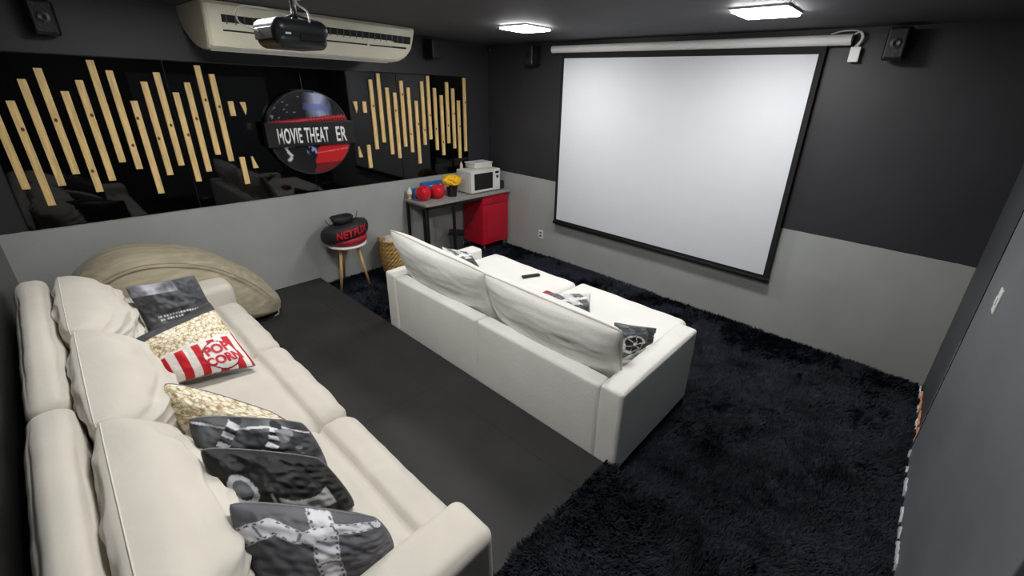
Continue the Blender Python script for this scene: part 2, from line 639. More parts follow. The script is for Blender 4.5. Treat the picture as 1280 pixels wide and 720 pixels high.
shag('carpet', [(.005, W-.005, YP+.012, -.005)], [(1.5, 3.7, -2.42, -1.55), (0, .4, -.45, 0)], .012, 17000, .042,
     'black navy shag carpet on the lower floor below the screen', seed=3)
shag('carpet', [(XC, W-.005, YR+.3, YP+.01)], [], HP+.004, 17000, .042,
     'black navy shag carpet on the raised step', skirt=(3.80, W-.02, YP+.012, .02, HP), seed=5)

# ================================================================== rear sofa (cream)
ZP = HP
rs = thing('sofa', 'long cream suede sofa with three back cushions and scattered film pillows', 'sofa', (2.33, -4.0, ZP))
obj('base', soft_box((.80, -4.50, ZP+.045), (3.87, -3.55, .42), .03, wr=.003), 'cream', rs, smooth=True)
for x in (.86, 3.80):
    for y in (-4.46, -3.62):
        obj('leg', lathe([(.022, ZP), (.03, ZP+.06)], 12, (x, y, 0)), 'blackmetal', rs)
for (x0, x1) in ((.755, 1.0), (3.665, 3.885)):
    obj('arm', soft_box((x0, -4.515, ZP+.04), (x1, -3.50, .675), .045, puff=(.012, .01, .012), wr=.004, ws=3, seed=x0), 'cream', rs, smooth=True)
for (x0, x1) in ((.765, 2.42), (2.425, 3.88)):
    obj('backrest', soft_box((x0, -4.522, .30), (x1, -4.385, .935), .055, puff=(.0, .015, .02), wr=.010, ws=3.5, n=26, seed=x0*3), 'cream', rs, smooth=True)


def seat_fn(x0, x1):
    def fn(q, p):
        if p[2] > .2:
            g = math.exp(-((q.y+3.665)/.018)**2)*.036
            xm = (x0+x1)/2
            if q.y > -3.665:
                g += math.exp(-((q.x-xm)/.022)**2)*.014*math.exp(-((q.y+3.64)/.09)**2)
            q.z -= g
        if p[1] > .5:
            q.z -= 0
        return q
    return fn


for k, (x0, x1) in enumerate(((1.003, 1.853), (1.857, 2.762), (2.766, 3.667))):
    obj('seat_cushion', soft_box((x0, -4.36, .36), (x1, -3.49, .555), .075, puff=(0, .006, .018), wr=.008, ws=6, n=34,
                                 seed=k*5.1, fn=seat_fn(x0, x1), cells=[40, 70, 6]), 'cream', rs, smooth=True)


def lean_fn(y0, z0, a, sl=0.0, xm=0):
    def fn(q, p):
        dy, dz = q.y-y0, q.z-z0
        q.y = y0 + dy*math.cos(a) - dz*math.sin(a)
        q.z = z0 + dy*math.sin(a) + dz*math.cos(a) + sl*(q.x-xm)
        return q
    return fn


def wrinkle_fn(base, amp, seed, xm, half):
    def fn(q, p):
        # gathered folds running down from the ends of the cushion
        s = abs(q.x-xm)/half
        w = math.sin((q.z*26 + 3*noise.noise(Vector((q.x*3, q.z*2, seed)))))
        q.y += amp*w*max(0, s-.25)*(1 if p[1] > 0 else .6)
        q.z += amp*.6*noise.noise(Vector((q.x*9, q.y*9, seed)))
        q.z -= .05*s**3*max(0, p[2])
        q.y += (.03*s**4)*(-p[1])
        return base(q, p)
    return fn


for k, (x0, x1, top) in enumerate(((.90, 1.83, .985), (1.79, 2.72, .975), (2.69, 3.66, .985))):
    S = pillow_surface(((x1-.015, -4.345, top-.02), (x0+.015, -4.33, top-.015), (x0+.03, -4.32, .56), (x1-.03, -4.32, .56)), .245, -.03, .014, 5.0, k*3.3+1, back=.055, expo=.33)

    def SW(u, v, side, lift=0.0, S=S, k=k):
        # gathered folds fanning out from the ends
        p = S(u, v, side, lift)
        e = min(1, 16*u*(1-u)*v*(1-v)*2.2)
        q = noise.noise(Vector((u*2.2 + v*1.6, v*8 - u*1.5, k*3.1)))
        f = (1-abs(q)*2.6)
        g = noise.noise(Vector((u*7 - v*4, v*13 + u*3, k*1.7+5)))
        d = (.022*max(0, f) + .012*g)*e*(1 if side > 0 else .4)
        p.y += side*d
        p.z += d*.9*(v-.2) - (.03*e*v if side > 0 else 0)
        return p
    bc = obj('back_cushion', pillow_mesh('back_cushion', SW, 90, m='cream'), None, rs)
    obj('piping', rim(SW, .0026), 'cream', bc, smooth=True)

# ================================================================== front sofa (white)
fs = thing('sofa', 'white two-seat sofa with extended seats facing the projection screen', 'sofa', (2.6, -2.0, 0))
SX0, SX1 = 1.41, 3.79
obj('base', soft_box((SX0+.12, -2.40, .05), (SX1-.12, -1.55, .35), .02), 'white_sofa', fs, smooth=True)
for x in (1.5, 3.7):
    for y in (-2.42, -1.6):
        obj('leg', lathe([(.02, 0), (.028, .06)], 12, (x, y, 0)), 'blackmetal', fs)
for (x0, x1) in ((SX0, SX0+.15), (SX1-.15, SX1)):
    obj('arm', soft_box((x0, -2.492, .045), (x1, -1.51, .615), .022, puff=(.004, 0, .012), wr=.0025, ws=4, n=20, seed=x0), 'white_sofa', fs, smooth=True)
for (x0, x1) in ((SX0+.152, 2.598), (2.602, SX1-.152)):
    obj('backrest', soft_box((x0, -2.488, .045), (x1, -2.375, .60), .022, puff=(0, .006, .004), wr=.002, ws=4, n=20, seed=x0), 'white_sofa', fs, smooth=True)
for k, (x0, x1, yf) in enumerate(((SX0+.155, 2.625, -1.33), (2.635, SX1-.155, -1.28))):
    obj('seat_cushion', soft_box((x0, -2.36, .355), (x1, yf, .535), .045, puff=(0, .004, .012), wr=.006, ws=5, n=26, seed=k*7.7), 'white_sofa', fs, smooth=True)
    obj('seat_base', soft_box((x0+.02, -1.56, .07), (x1-.02, yf-.03, .35), .02), 'white_sofa', fs, smooth=True)
for k, cs in enumerate((
        ((2.615, -2.40, .935), (1.475, -2.45, 1.0), (1.52, -2.27, .50), (2.615, -2.25, .50)),
        ((3.70, -2.40, .935), (2.60, -2.42, .945), (2.60, -2.25, .50), (3.66, -2.26, .50)))):
    S = pillow_surface(cs, .115, .03, .008, 5, k*3.0)
    bc = obj('back_cushion', pillow_mesh('back_cushion', S, 44, m='white_sofa'), None, fs)
    obj('piping', rim(S, .007), 'piping', bc, smooth=True)

# ================================================================== printed throw pillows
def mixc(a, b, t):
    t = max(0, min(1, t))
    return tuple(a[i]*(1-t)+b[i]*t for i in range(3))


def popcorn(u, v, s=19):
    p = Vector((u*s, v*s, 1.3))
    dist, _ = noise.voronoi(p)
    n = noise.noise(p*1.3)
    base = mixc((244, 240, 226), (228, 216, 184), dist[0]*1.2 + n*.4)
    if dist[1]-dist[0] < .085: base = mixc(base, (158, 138, 96), .65)
    if n > .42: base = mixc(base, (138, 82, 44), .6)
    return base


def polydist(u, v, pts):
    best = (9, 0)
    acc = 0
    for (a, b) in zip(pts, pts[1:]):
        ax, ay = a; bx, by = b
        dx, dy = bx-ax, by-ay
        L = math.hypot(dx, dy)
        t = max(0, min(1, ((u-ax)*dx+(v-ay)*dy)/(L*L)))
        d = math.hypot(u-ax-t*dx, v-ay-t*dy)
        if d < best[0]: best = (d, acc+t*L)
        acc += L
    return best


def film(u, v, pts, half, bg, light=(214, 214, 220), frame=(190, 190, 198)):
    d, s = polydist(u, v, pts)
    if d > half: return bg
    if d > half*.9: return (190, 190, 196)
    if d > half*.70:
        return (84, 84, 90) if (s*17) % 1 < .45 else (206, 206, 212)
    if (s*3.6) % 1 < .07: return (110, 110, 118)
    return mixc(light, frame, noise.noise(Vector((u*5, v*5, 2)))*.8+.4)


def art_ticket(u, v):
    g = 76 + 26*noise.noise(Vector((u*3, v*3, 4)))
    c = (g, g+2, g+6)
    if v > .80 and u < .62: c = mixc(c, (206, 204, 216), .55+.6*noise.noise(Vector((u*6, v*6, 1))))  # pale shine along the top, painted into the print colours
    for k, vv in enumerate((.42, .36)):
        if abs(v-vv) < .016 and (u*24+k*.4) % 1 < .6 and .18 < u < .82: c = (220, 220, 224)
    if .62 < u < .9 and .20 < v < .30: c = mixc(c, (196, 198, 206), .7)
    d = math.hypot(u-.6, v-.3)
    if d < .1: c = (34, 34, 38)
    return c


def art_popcorn_box(u, v):
    if v > .845:
        g = 62 + 18*noise.noise(Vector((u*4, v*9, 4)))
        return (g, g, g+3)
    edge = .455 + .03*abs(math.sin(u*PI*4.5))
    ex, ey = (u-.66)/.215, (v-.205)/.2
    e = math.hypot(ex, ey)
    if e < .93: return (240, 238, 234)
    if e < 1.0: return (120, 24, 30)
    if v > edge: return popcorn(u, v)
    if u > .955: return (178, 24, 36)
    k = (u+.02)/.2
    if (k % 1) < .5 and v < .44: return (200, 26, 38)
    return (238, 234, 228)


def art_popcorn(u, v):
    if u > .88 and v < .72: return (196, 30, 40)
    return popcorn(u, v, 14)


def art_collage(u, v):
    n = noise.noise(Vector((u*5, v*5, 7)))
    g = 74 + 60*n
    c = (g, g+2, g+5)
    d, s = polydist(u, v, [(-.05, .98), (.3, .9), (.75, .93), (1.05, .8)])
    if d < .012: c = (206, 206, 212)
    d, s = polydist(u, v, [(.35, .42), (.62, .72), (.72, .95)])
    if d < .05: c = (222, 222, 226) if (s*9) % 1 < .5 else (34, 34, 38)
    d, s = polydist(u, v, [(.12, .6), (.4, 1.0)])
    if d < .045: c = (208, 208, 214) if (s*8) % 1 < .5 else (38, 38, 42)
    if .68 < u < .96 and .52 < v < .9 and n > .0: c = (138, 138, 144)
    return c


def art_clapper(u, v):
    g = 30 + 14*noise.noise(Vector((u*4, v*4, 3)))
    c = (g, g, g+1)
    d = math.hypot((u-.17)/.9, (v-.62)/1.25)
    if .075 < d < .115: c = (176, 178, 182)
    elif d < .075 and v > .56: c = (96, 98, 102)
    d, s = polydist(u, v, [(.2, .5), (.22, .40)])
    if d < .03: c = (150, 152, 156)
    y0 = .46 + .04*math.cos((u-.55)*6)
    if .38 < u < .82 and v < .56:
        top = .42 + .10*abs((u-.60)/.22)**2.2
        if v < top and v > .26: c = (150, 150, 150)
    if .345 < u < .36 and .3 < v < .56: c = (150, 150, 150)
    return c


def art_film(u, v):
    g = 92 + 18*noise.noise(Vector((u*3, v*3, 8)))
    bg = (g, g, g+6)
    c = film(u, v, [(-.1, .66), (.10, .80), (.24, .86), (.42, .76), (.62, .84), (1.1, .90)], .062, bg)
    if c is bg: c = film(u, v, [(.56, .78), (.50, .55), (.48, .3), (.42, .08), (.30, -.1)], .085, bg)
    if c is bg: c = film(u, v, [(.60, 1.1), (.57, .86)], .085, bg)
    return c


def art_reel(u, v):
    g = 120 + 40*noise.noise(Vector((u*3, v*3, 5)))
    c = (g*.86, g*.9, g*.92)
    r = math.hypot(u-.34, v-.42)
    if r < .30:
        c = (226, 224, 220)
        a = math.atan2(v-.42, u-.34)
        if .06 < r < .235 and (a/(2*PI)*6) % 1 > .16: c = (34, 28, 26)
    elif u > .72 and v > .3:
        c = (72, 74, 78)
    return c


def art_shards(u, v):
    c = (214, 214, 214)
    if (u*1.3+v*.9) % .62 > .34: c = (110, 112, 116)
    if v < .34+.2*u: c = (74, 76, 80)
    if abs(v-.5-.3*u) < .05: c = (232, 232, 232)
    return c


def P(px, py, z):
    return at(px, py, 'z', z)


def pillow(label, corners, t, art, seed, group, wr=.016, pinch=.07, n=84, zipper=False):
    cs = [Vector(c) for c in corners]
    base = sum(cs, Vector())/4
    base.z = min(c.z for c in cs)
    th = thing('throw_pillow', label, 'pillow', base, group)
    S = pillow_surface(cs, t, pinch, wr, 6, seed)
    obj('cover', pillow_mesh('cover', S, n, art, (70, 70, 74), 'cloth_print'), None, th)
    obj('seam', rim(S, .0032), mat('seam_thread', (120, 120, 122), .7) if 'seam_thread' not in bpy.data.materials else bpy.data.materials['seam_thread'], th, smooth=True)
    return th, S


G1 = 'film pillows on the cream sofa'
pillow('grey pillow with dotted lettering leaning beside the far sofa arm',
       (P(155, 358, .95), P(243, 343, .93), (1.46, -3.69, .575), (1.50, -4.06, .60)), .085, art_ticket, 1.0, G1)
th, S = pillow('popcorn box pillow with red stripes and red lettering',
               (P(166, 424, .87), P(262, 376, .86), P(322, 458, .60), P(212, 482, .62)), .075, art_popcorn_box, 2.0, G1, wr=.006, n=130)


def on_pillow(cx, cy, sx, sy, rot=0.0):
    ca, sa = math.cos(rot), math.sin(rot)

    def f(x, y, z=0):
        return S(cx + (x*ca-y*sa)*sx, cy + (x*sa+y*ca)*sy, 1, .0025)
    return f


obj('lettering', text_mesh('POP', on_pillow(.655, .285, 1, 1, .12), .18, .007, 2), 'redtext', th, label='red word on the white oval')
obj('lettering', text_mesh('CORN', on_pillow(.68, .135, 1, 1, .12), .155, .007, 2), 'redtext', th, label='red word on the white oval')
pillow('popcorn-covered pillow wedged behind the black clapper pillows',
       (P(203, 478, .88), P(338, 514, .70), (2.80, -3.77, .58), (2.68, -4.08, .60)), .12, art_popcorn, 3.0, G1, wr=.008, n=110, pinch=-.14)
pillow('grey film collage pillow between popcorn and clapper pillows',
       (P(233, 522, .97), P(378, 528, .80), (3.13, -3.76, .58), (3.06, -4.09, .60)), .09, art_collage, 4.0, G1, pinch=-.07, n=110)
pillow('black pillow with grey clapperboard print',
       (P(247, 560, .97), P(398, 572, .78), (3.36, -3.76, .58), (3.34, -4.09, .60)), .085, art_clapper, 5.0, G1, pinch=-.05, n=110)
pillow('grey pillow with pale film strips beside the near sofa arm',
       (P(283, 628, .95), P(469, 646, .76), (3.635, -3.76, .585), (3.60, -4.10, .60)), .095, art_film, 6.0, G1, pinch=-.07, n=150, wr=.010)

G2 = 'film pillows on the white sofa'
pillow('grey pillow with film reel print in the corner of the white sofa',
       ((3.50, -2.17, .82), (3.615, -1.79, .665), (3.60, -1.84, .56), (3.555, -2.16, .56)), .045, art_reel, 7.0, G2)
pillow('white and grey pillow lying against the white sofa back cushion',
       ((2.80, -2.02, .72), (3.05, -1.76, .72), (3.20, -1.95, .60), (2.90, -2.14, .60)), .045, art_shards, 8.0, G2)
pillow('dark grey pillow on white sofa beside its far arm',
       ((1.61, -2.04, .78), (1.66, -1.74, .655), (1.80, -1.76, .56), (1.76, -2.06, .56)), .035, art_shards, 9.0, G2)
# red pouch lying on the seat
bm = soft_box((2.60, -1.82, .548), (2.79, -1.73, .59), .016)
tag(obj('red_pouch', bm, 'redcloth', loc=(2.69, -1.775, .548), smooth=True), 'small flat red pouch on the white sofa seat', 'pouch')
# remote control
rc = thing('remote_control', 'slim black remote control on the white sofa seat', 'remote', (2.22, -1.56, .548))
p0 = P(653, 346, .555); p1 = P(674, 343, .555)
dirv = (p1-p0).normalized()
c0 = (p0+p1)/2
bm = box((-.085, -.02, 0), (.085, .02, .016), .005, 2)
ang = math.atan2(dirv.y, dirv.x)
MR = Matrix.Translation((c0.x, c0.y, .5465)) @ Matrix.Rotation(ang, 4, 'Z')
rc.location = (c0.x, c0.y, .5465); ORG[rc] = Vector(rc.location)
bm.transform(MR); obj('case', bm, 'black', rc)
for i in range(5):
    for s in (-.008, .008):
        bm = box((-.06+i*.022, s-.004, .0155), (-.05+i*.022, s+.004, .0185), .001, 1); bm.transform(MR)
        obj('button', bm, 'satin', rc)

# ================================================================== bean bag
BBP = [(-3.10, .112), (-3.055, .16), (-3.06, .25), (-3.12, .37), (-3.21, .50), (-3.32, .62), (-3.46, .74), (-3.62, .83), (-3.80, .89), (-3.97, .91), (-4.14, .88),
       (-4.28, .79), (-4.38, .65), (-4.43, .48), (-4.43, .30), (-4.38, .16), (-4.30, .112), (-4.0, .112), (-3.7, .112), (-3.4, .112)]


def smooth_loop(pts, k=4):
    out = []
    n = len(pts)
    for i in range(n):
        p0, p1, p2, p3 = [Vector(pts[(i+j) % n]) for j in (-1, 0, 1, 2)]
        for q in range(k):
            t = q/k
            out.append(.5*((2*p1)+(p2-p0)*t+(2*p0-5*p1+4*p2-p3)*t*t+(3*p1-p0-3*p2+p3)*t**3))
    return out


BL = smooth_loop(BBP)
bm = bmesh.new()
rings = []
NT = 30
for i in range(NT+1):
    t = -math.cos(PI*i/NT)
    s_ = max(.02, (1-abs(t)**2.5)**(1/2.5))
    ring = []
    for p in BL:
        y_ = -3.74 + (p.x+3.74)*s_
        z_ = .40 + (p.y-.40)*s_
        w = Vector((.375+.362*t, y_, z_))
        w += (Vector((0, p.x+3.74, p.y-.4))).normalized()*.014*s_*noise.noise(w*3.4)
        w.z = max(HP+.002, w.z)
        ring.append(bm.verts.new(w))
    rings.append(ring)
for A, B in zip(rings, rings[1:]):
    for k in range(len(A)): bm.faces.new((A[k], A[(k+1) % len(A)], B[(k+1) % len(A)], B[k]))
bm.faces.new(rings[0]); bm.faces.new(rings[-1][::-1])
bb = thing('bean_bag', 'large beige wood-grain bean bag between the cream sofa and the wall', 'bean bag', (.375, -3.7, HP))
obj('cover', bm, 'beanbag', bb, smooth=True)
obj('seam', tube([(.66, -3.74+(p.x+3.74)*.87, max(HP+.006, .40+(p.y-.40)*.87)) for p in BL[:60]], .006, 6), 'beanbag', bb, smooth=True)

# ================================================================== glossy wall panels, slats
SLATS = [((-8, 140), (33.5, 236.7)), ((12.8, 125.8), (65, 257)), ((28, 98.7), (76.7, 232.5)), ((48, 85), (94, 218)), ((82, 114), (124, 240)),
         ((100, 100), (139.6, 226)), ((113.5, 75), (152, 203)), ((138, 88), (173, 211.5)), ((169, 126), (200.5, 242)), ((181, 102), (212, 219)),
         ((197, 90.4), (225.4, 207)), ((221, 115.6), (248, 227)), ((235, 103), (260.5, 214.6)), ((247.5, 81.7), (271.5, 193.5)), ((265.7, 92.6), (288.3, 201.5)),
         ((288, 126.5), (292, 145)), ((304, 127.5), (305.6, 144), 'dn'), ((302.7, 196.4), (309.7, 230)), ((317.5, 195.5), (320, 210), 'up'),
         ((443.5, 126.7), (445.5, 141.4), 'dn'), ((455, 126.7), (457, 141)), ((463.4, 99.4), (471.5, 186.5)), ((472.9, 91.7), (480, 178)), ((484, 109.5), (491, 192.8)),
         ((494, 115.8), (500, 198)), ((501.5, 100.8), (507.3, 183.4)), ((510.8, 109.5), (515.6, 190.4)), ((520.5, 126), (525.2, 204.4)), ((527.5, 101.6), (531.6, 181)),
         ((535.3, 94.8), (538.4, 174.3)), ((543.8, 110), (546.8, 187.5)), ((552.2, 119), (555, 194)), ((558.8, 102.7), (561.3, 179)), ((566.6, 110.5), (568.5, 185.6)),
         ((574, 125.7), (575, 197.6)), ((581.5, 96.3), (581.7, 189)), ((451, 183), (451, 196.6), 'up'), ((461, 181), (464, 210))]
PY = [-4.395, -3.385, -2.378, -1.372, -.372]
PL = ['glossy black wall panel with tall slats next to the rear corner',
      'glossy black wall panel with tall slats and offcuts next to the round sign',
      'glossy black wall panel with short offcuts and slats below the air conditioner end',
      'glossy black wall panel with slats above the microwave table']
PANELS = []
for i in range(4):
    p = thing('wall_panel', PL[i], 'wall panel', (0.001, (PY[i]+PY[i+1])/2, 1.05), 'glossy black wall panels')
    obj('glass_sheet', box((.001, PY[i]+.0015, 1.05), (.012, PY[i+1]-.0015, 2.207), .002, 2), 'gloss', p)
    obj('top_trim', prism([(.001, 2.207), (.016, 2.207), (.012, 2.214), (.001, 2.214)], 'y', PY[i]+.003, PY[i+1]-.003), 'chrome', p)
    PANELS.append(p)
for k, s in enumerate(SLATS):
    a, b = at(*s[0], 'x', .03), at(*s[1], 'x', .03)
    yc = (a.y+b.y)/2
    i = max(0, min(3, sum(yc > v for v in PY[1:4])))
    # keep each slat on the panel it is fixed to
    w = .0205
    yc = max(PY[i]+w+.003, min(PY[i+1]-w-.003, yc))
    z1, z0 = min(a.z, 2.2), max(b.z, 1.06)
    if len(s) == 3:
        poly = [(yc-w, z1), (yc+w, z1), (yc+w, z0+.05), (yc+.006, z0), ] if s[2] == 'dn' else [(yc-w, z1), (yc-w+.012, z1), (yc+w, z0), (yc-w, z0)]
        bm = prism(poly, 'x', .012, .032)
    else:
        bm = box((.012, yc-w, z0), (.032, yc+w, z1), .0018, 1)
    o = obj('slat', bm, 'pine', PANELS[i])
    r = random.Random(k)
    if len(s) == 2 and z1-z0 > .3 and r.random() < .75:
        kz = z0 + (z1-z0)*r.uniform(.15, .85)
        ky = yc + r.uniform(-.01, .01)
        obj('knot', lathe([(.009, -.0004), (.009, .0006)], 10, (.032, ky, kz), (1, 0, 0), sx=1.5), 'knot', o)

# ================================================================== round sign
SY, SZ, SR = -2.385, 1.632, .392
sg = thing('wall_sign', 'round printed cinema sign with black name banner', 'sign', (.034, SY, SZ-SR))
obj('rim', lathe([(SR-.012, .034), (SR, .036), (SR, .094), (SR-.004, .098), (SR-.012, .098), (SR-.012, .094)], 64, (0, SY, SZ), (1, 0, 0)), 'satin', sg, smooth=False)
obj('standoff', lathe([(.05, .012), (.05, .04)], 16, (0, SY, SZ), (1, 0, 0)), 'black', sg)


def art_sign(a, b):
    """a right, b up, unit disc"""
    n = noise.noise(Vector((a*3, b*3, 1)))
    g = 24 + 12*n
    c = (g, g, g+4)
    if b > .30:
        x0 = .02+(.9-b)*.05
        if -.12 < a < .58 and b < .96:
            t = (1-abs(a-.26)/.36)*(.75+.6*noise.noise(Vector((a*2.5, b*2.5, 9)))+.35)
            c = mixc(c, (176, 184, 220), t*1.2*(1 if b > .38 else .8))
            if abs(b-.62-.1*noise.noise(Vector((a*6, 0, 2)))) < .08: c = mixc(c, (96, 108, 190), .5)
        if a < -.2 and noise.noise(Vector((a*17, b*17, 5))) > .42: c = (140, 140, 146)
    if b < .42 and b > .26:
        top = .30+.10*(a+.6)/1.2
        if b < top+.03:
            c = (150, 28, 38)
            if abs(b-top+.02) < .018: c = (206, 70, 74)
            elif (a*14) % 1 < .25 and a > 0: c = (40, 12, 14)
    if b < -.2:
        if a > .12+.2*(b+.2) + .1*noise.noise(Vector((a*5, b*5, 3))):
            c = (196, 34, 42)
            if abs(b+.5-.1*a) < .012: c = (226, 110, 110)
        elif -.18 < a < .06 and -.52 < b < -.24:
            q = noise.noise(Vector((a*14, b*9, 6)))
            c = (150, 160, 200) if q > .12 else ((40, 50, 110) if q > -.1 else c)
        d, s = polydist(a, b, [(-.45, -.27), (-.68, -.30), (-.62, -.45), (-.55, -.52), (-.64, -.62)])
        if d < .028: c = (206, 206, 208)
        if b < -.75: c = mixc(c, (30, 26, 28), .5)
    return c


# front face as a polar grid carrying its print
verts, faces, cols = [Vector((.0955, SY, SZ))], [], [lin(art_sign(0, 0))+(1,)]
NR, NA = 46, 150
for i in range(1, NR+1):
    for k in range(NA):
        r = i/NR; t = 2*PI*k/NA
        verts.append(Vector((.0955, SY + (SR-.011)*r*math.cos(t), SZ + (SR-.011)*r*math.sin(t))))
        cols.append(lin(art_sign(r*math.cos(t), r*math.sin(t)))+(1,))
for k in range(NA): faces.append((0, 1+k, 1+(k+1) % NA))
for i in range(NR-1):
    for k in range(NA):
        a = 1+i*NA+k; b = 1+i*NA+(k+1) % NA
        faces.append((a, a+NA, b+NA, b))
me = bpy.data.meshes.new('sign_face')
me.from_pydata([tuple(v) for v in verts], [], faces)
ca_ = me.color_attributes.new('print', 'FLOAT_COLOR', 'POINT')
ca_.data.foreach_set('color', np.array(cols, dtype=np.float32).ravel())
obj('sign_face', me, 'sign_print', sg)
bn = obj('banner', box((.05, -2.795, 1.520), (.128, -1.962, 1.738), .006, 2), 'black', sg)


def banner_map(yc, zc, sx):
    return lambda x, y, z=0: Vector((.1300+z, yc + x*sx, zc + y))


obj('lettering', text_mesh('MOVIE THEAT', banner_map(-2.471, 1.619, 1), 1, .018, 0, 1.06, .004, (.467, .142)), 'whitetext', bn)
obj('lettering', text_mesh('ER', banner_map(-2.112, 1.619, 1), 1, .018, 0, 1.06, .004, (.106, .142)), 'whitetext', bn)
obj('hanger_wire', tube([(.04, SY, SZ+SR-.01), (.02, SY, 2.2)], .002, 5), 'black', sg)

# ================================================================== air conditioner
ac = thing('air_conditioner', 'long ivory ceiling-mounted air conditioner above the slat panels', 'air conditioner', (.33, -2.38, 2.285))
prof = [(.004, 2.594), (.010, 2.50), (.05, 2.45), (.10, 2.415), (.18, 2.372), (.26, 2.335), (.34, 2.308), (.44, 2.290), (.54, 2.286), (.60, 2.292),
        (.628, 2.315), (.642, 2.36), (.665, 2.45), (.682, 2.53), (.682, 2.57), (.66, 2.594)]
Y0, Y1 = -3.205, -1.535


def ac_body():
    bm = bmesh.new()
    cx, cz = .33, 2.45
    st = [(Y0, .95, .97), (Y0+.008, .98, .99), (Y0+.025, 1.0, 1.0)] + [(Y1-.24*(1-math.sin(PI/2*i/9)), 1.0-.03*(i/9)**2, .42+.58*math.cos(PI/2*i/9)) for i in range(10)]
    rings = []
    for y, s, sz_ in st:
        ring = []
        for (x, z) in prof:
            xx = x if x < .05 else .05 + (x-.05)*s
            zz = 2.594 - (2.594-z)*sz_
            ring.append(bm.verts.new((xx, y, zz)))
        rings.append(ring)
    n = len(prof)
    for A, B in zip(rings, rings[1:]):
        for k in range(n):
            bm.faces.new((A[k], A[(k+1) % n], B[(k+1) % n], B[k]))
    bm.faces.new(rings[0]); bm.faces.new(rings[-1][::-1])
    return bm


body = obj('body', ac_body(), 'ivory', ac, smooth=False)


def fx(z):   # x of the front face at height z
    return .642 + (z-2.36)/(2.53-2.36)*.040


def front_strip(y0, y1, z0, z1, out0, out1):
    return prism([(fx(z0)+out0, z0), (fx(z0)+out1, z0), (fx(z1)+out1, z1), (fx(z1)+out0, z1)], 'y', y0, y1)


gr = obj('outlet', front_strip(Y0+.10, Y1-.05, 2.452, 2.512, -.03, .0015), 'slot', ac)
for k in range(26):
    yy = Y0+.13 + k*(Y1-Y0-.26)/25
    obj('vane', front_strip(yy-.004, yy+.004, 2.454, 2.510, -.02, .003), 'grey_under', gr)
obj('louver', front_strip(Y0+.10, Y1-.09, 2.424, 2.450, -.01, .008), 'ivory', ac)
obj('louver_gap', front_strip(Y0+.10, Y1-.09, 2.408, 2.422, -.02, .0012), 'slot', ac)
obj('louver_clip', front_strip(-2.02, -2.00, 2.405, 2.46, .0, .010), 'ivory', ac)
obj('lower_trim', prism([(.56, 2.283), (.63, 2.312), (.634, 2.309), (.565, 2.279)], 'y', Y0+.02, Y1-.25), 'white', ac)

# ================================================================== projector
PX_, PY_, PZ_ = 2.16, -3.24, 2.245
pj = thing('projector', 'black ceiling-hung projector in front of the air conditioner', 'projector', (PX_, PY_, PZ_))


def projector_body():
    def fn(q, p):
        # tapered underside
        if p[2] < 0: q.x = PX_ + (q.x-PX_)*.9; q.y = PY_ + (q.y-PY_)*.96
        return q
    return soft_box((PX_-.15, PY_-.125, PZ_), (PX_+.15, PY_+.125, PZ_+.125), .038, n=16, fn=fn)


pb = obj('case', projector_body(), 'satin', pj, smooth=True)
obj('lens', lathe([(.034, 0), (.036, .03), (.028, .032), (.026, .02), (0, .018)], 20, (PX_-.06, PY_+.12, PZ_+.065), (0, 1, 0)), 'black', pj, smooth=False)
obj('rear_panel', box((PX_-.11, PY_-.128, PZ_+.035), (PX_+.11, PY_-.122, PZ_+.085), .002, 1), 'black', pj)
obj('side_vent', box((PX_+.147, PY_-.02, PZ_+.035), (PX_+.152, PY_+.095, PZ_+.06), .001, 1), 'slot', pj)
obj('side_badge', box((PX_+.149, PY_-.085, PZ_+.055), (PX_+.153, PY_-.06, PZ_+.063), .001, 1), 'white', pj)
mnt = obj('mount', tube([(PX_+.02, PY_+.02, PZ_+.12), (PX_+.02, PY_+.02, H-.002)], .014, 12), 'chrome', pj, smooth=True)
obj('ceiling_plate', lathe([(.055, H-.012), (.055, H-.001)], 20, (PX_+.02, PY_+.02, 0)), 'chrome', mnt)
for sx, sy in ((-.1, -.08), (.12, -.08), (-.1, .1), (.12, .1)):
    obj('bracket_arm', tube([(PX_+.02, PY_+.02, PZ_+.15), (PX_+sx, PY_+sy, PZ_+.118)], .006, 8), 'chrome', mnt)


def cable(pts, r=.004, n=40):
    pts = [Vector(p) for p in pts]
    out = []
    m = len(pts)
    for i in range(m-1):
        p0, p1, p2, p3 = pts[max(0, i-1)], pts[i], pts[i+1], pts[min(m-1, i+2)]
        for k in range(8):
            t = k/8
            out.append(.5*((2*p1)+(p2-p0)*t+(2*p0-5*p1+4*p2-p3)*t*t+(3*p1-p0-3*p2+p3)*t**3))
    out.append(pts[-1])
    return tube(out, r, 6)


obj('cable', cable([(PX_-.04, PY_-.13, PZ_+.07), (PX_-.06, PY_-.20, PZ_+.10), (PX_-.05, PY_-.19, PZ_+.16), (PX_-.02, PY_-.10, PZ_+.165), (PX_+.03, PY_-.02, PZ_+.14)], .004), 'white', pj, smooth=True, label='white looping cable')
obj('cable', cable([(PX_+.05, PY_+.03, H-.002), (PX_+.06, PY_+.01, PZ_+.27), (PX_+.04, PY_+.03, PZ_+.20), (PX_+.10, PY_+.05, PZ_+.16), (PX_+.14, PY_+.03, PZ_+.10), (PX_+.12, PY_+.01, PZ_+.06)], .005), 'white', pj, smooth=True, label='white looping cable')
obj('plug', box((PX_+.035, PY_+.02, PZ_+.21), (PX_+.065, PY_+.045, PZ_+.27), .004, 2), 'white', pj)

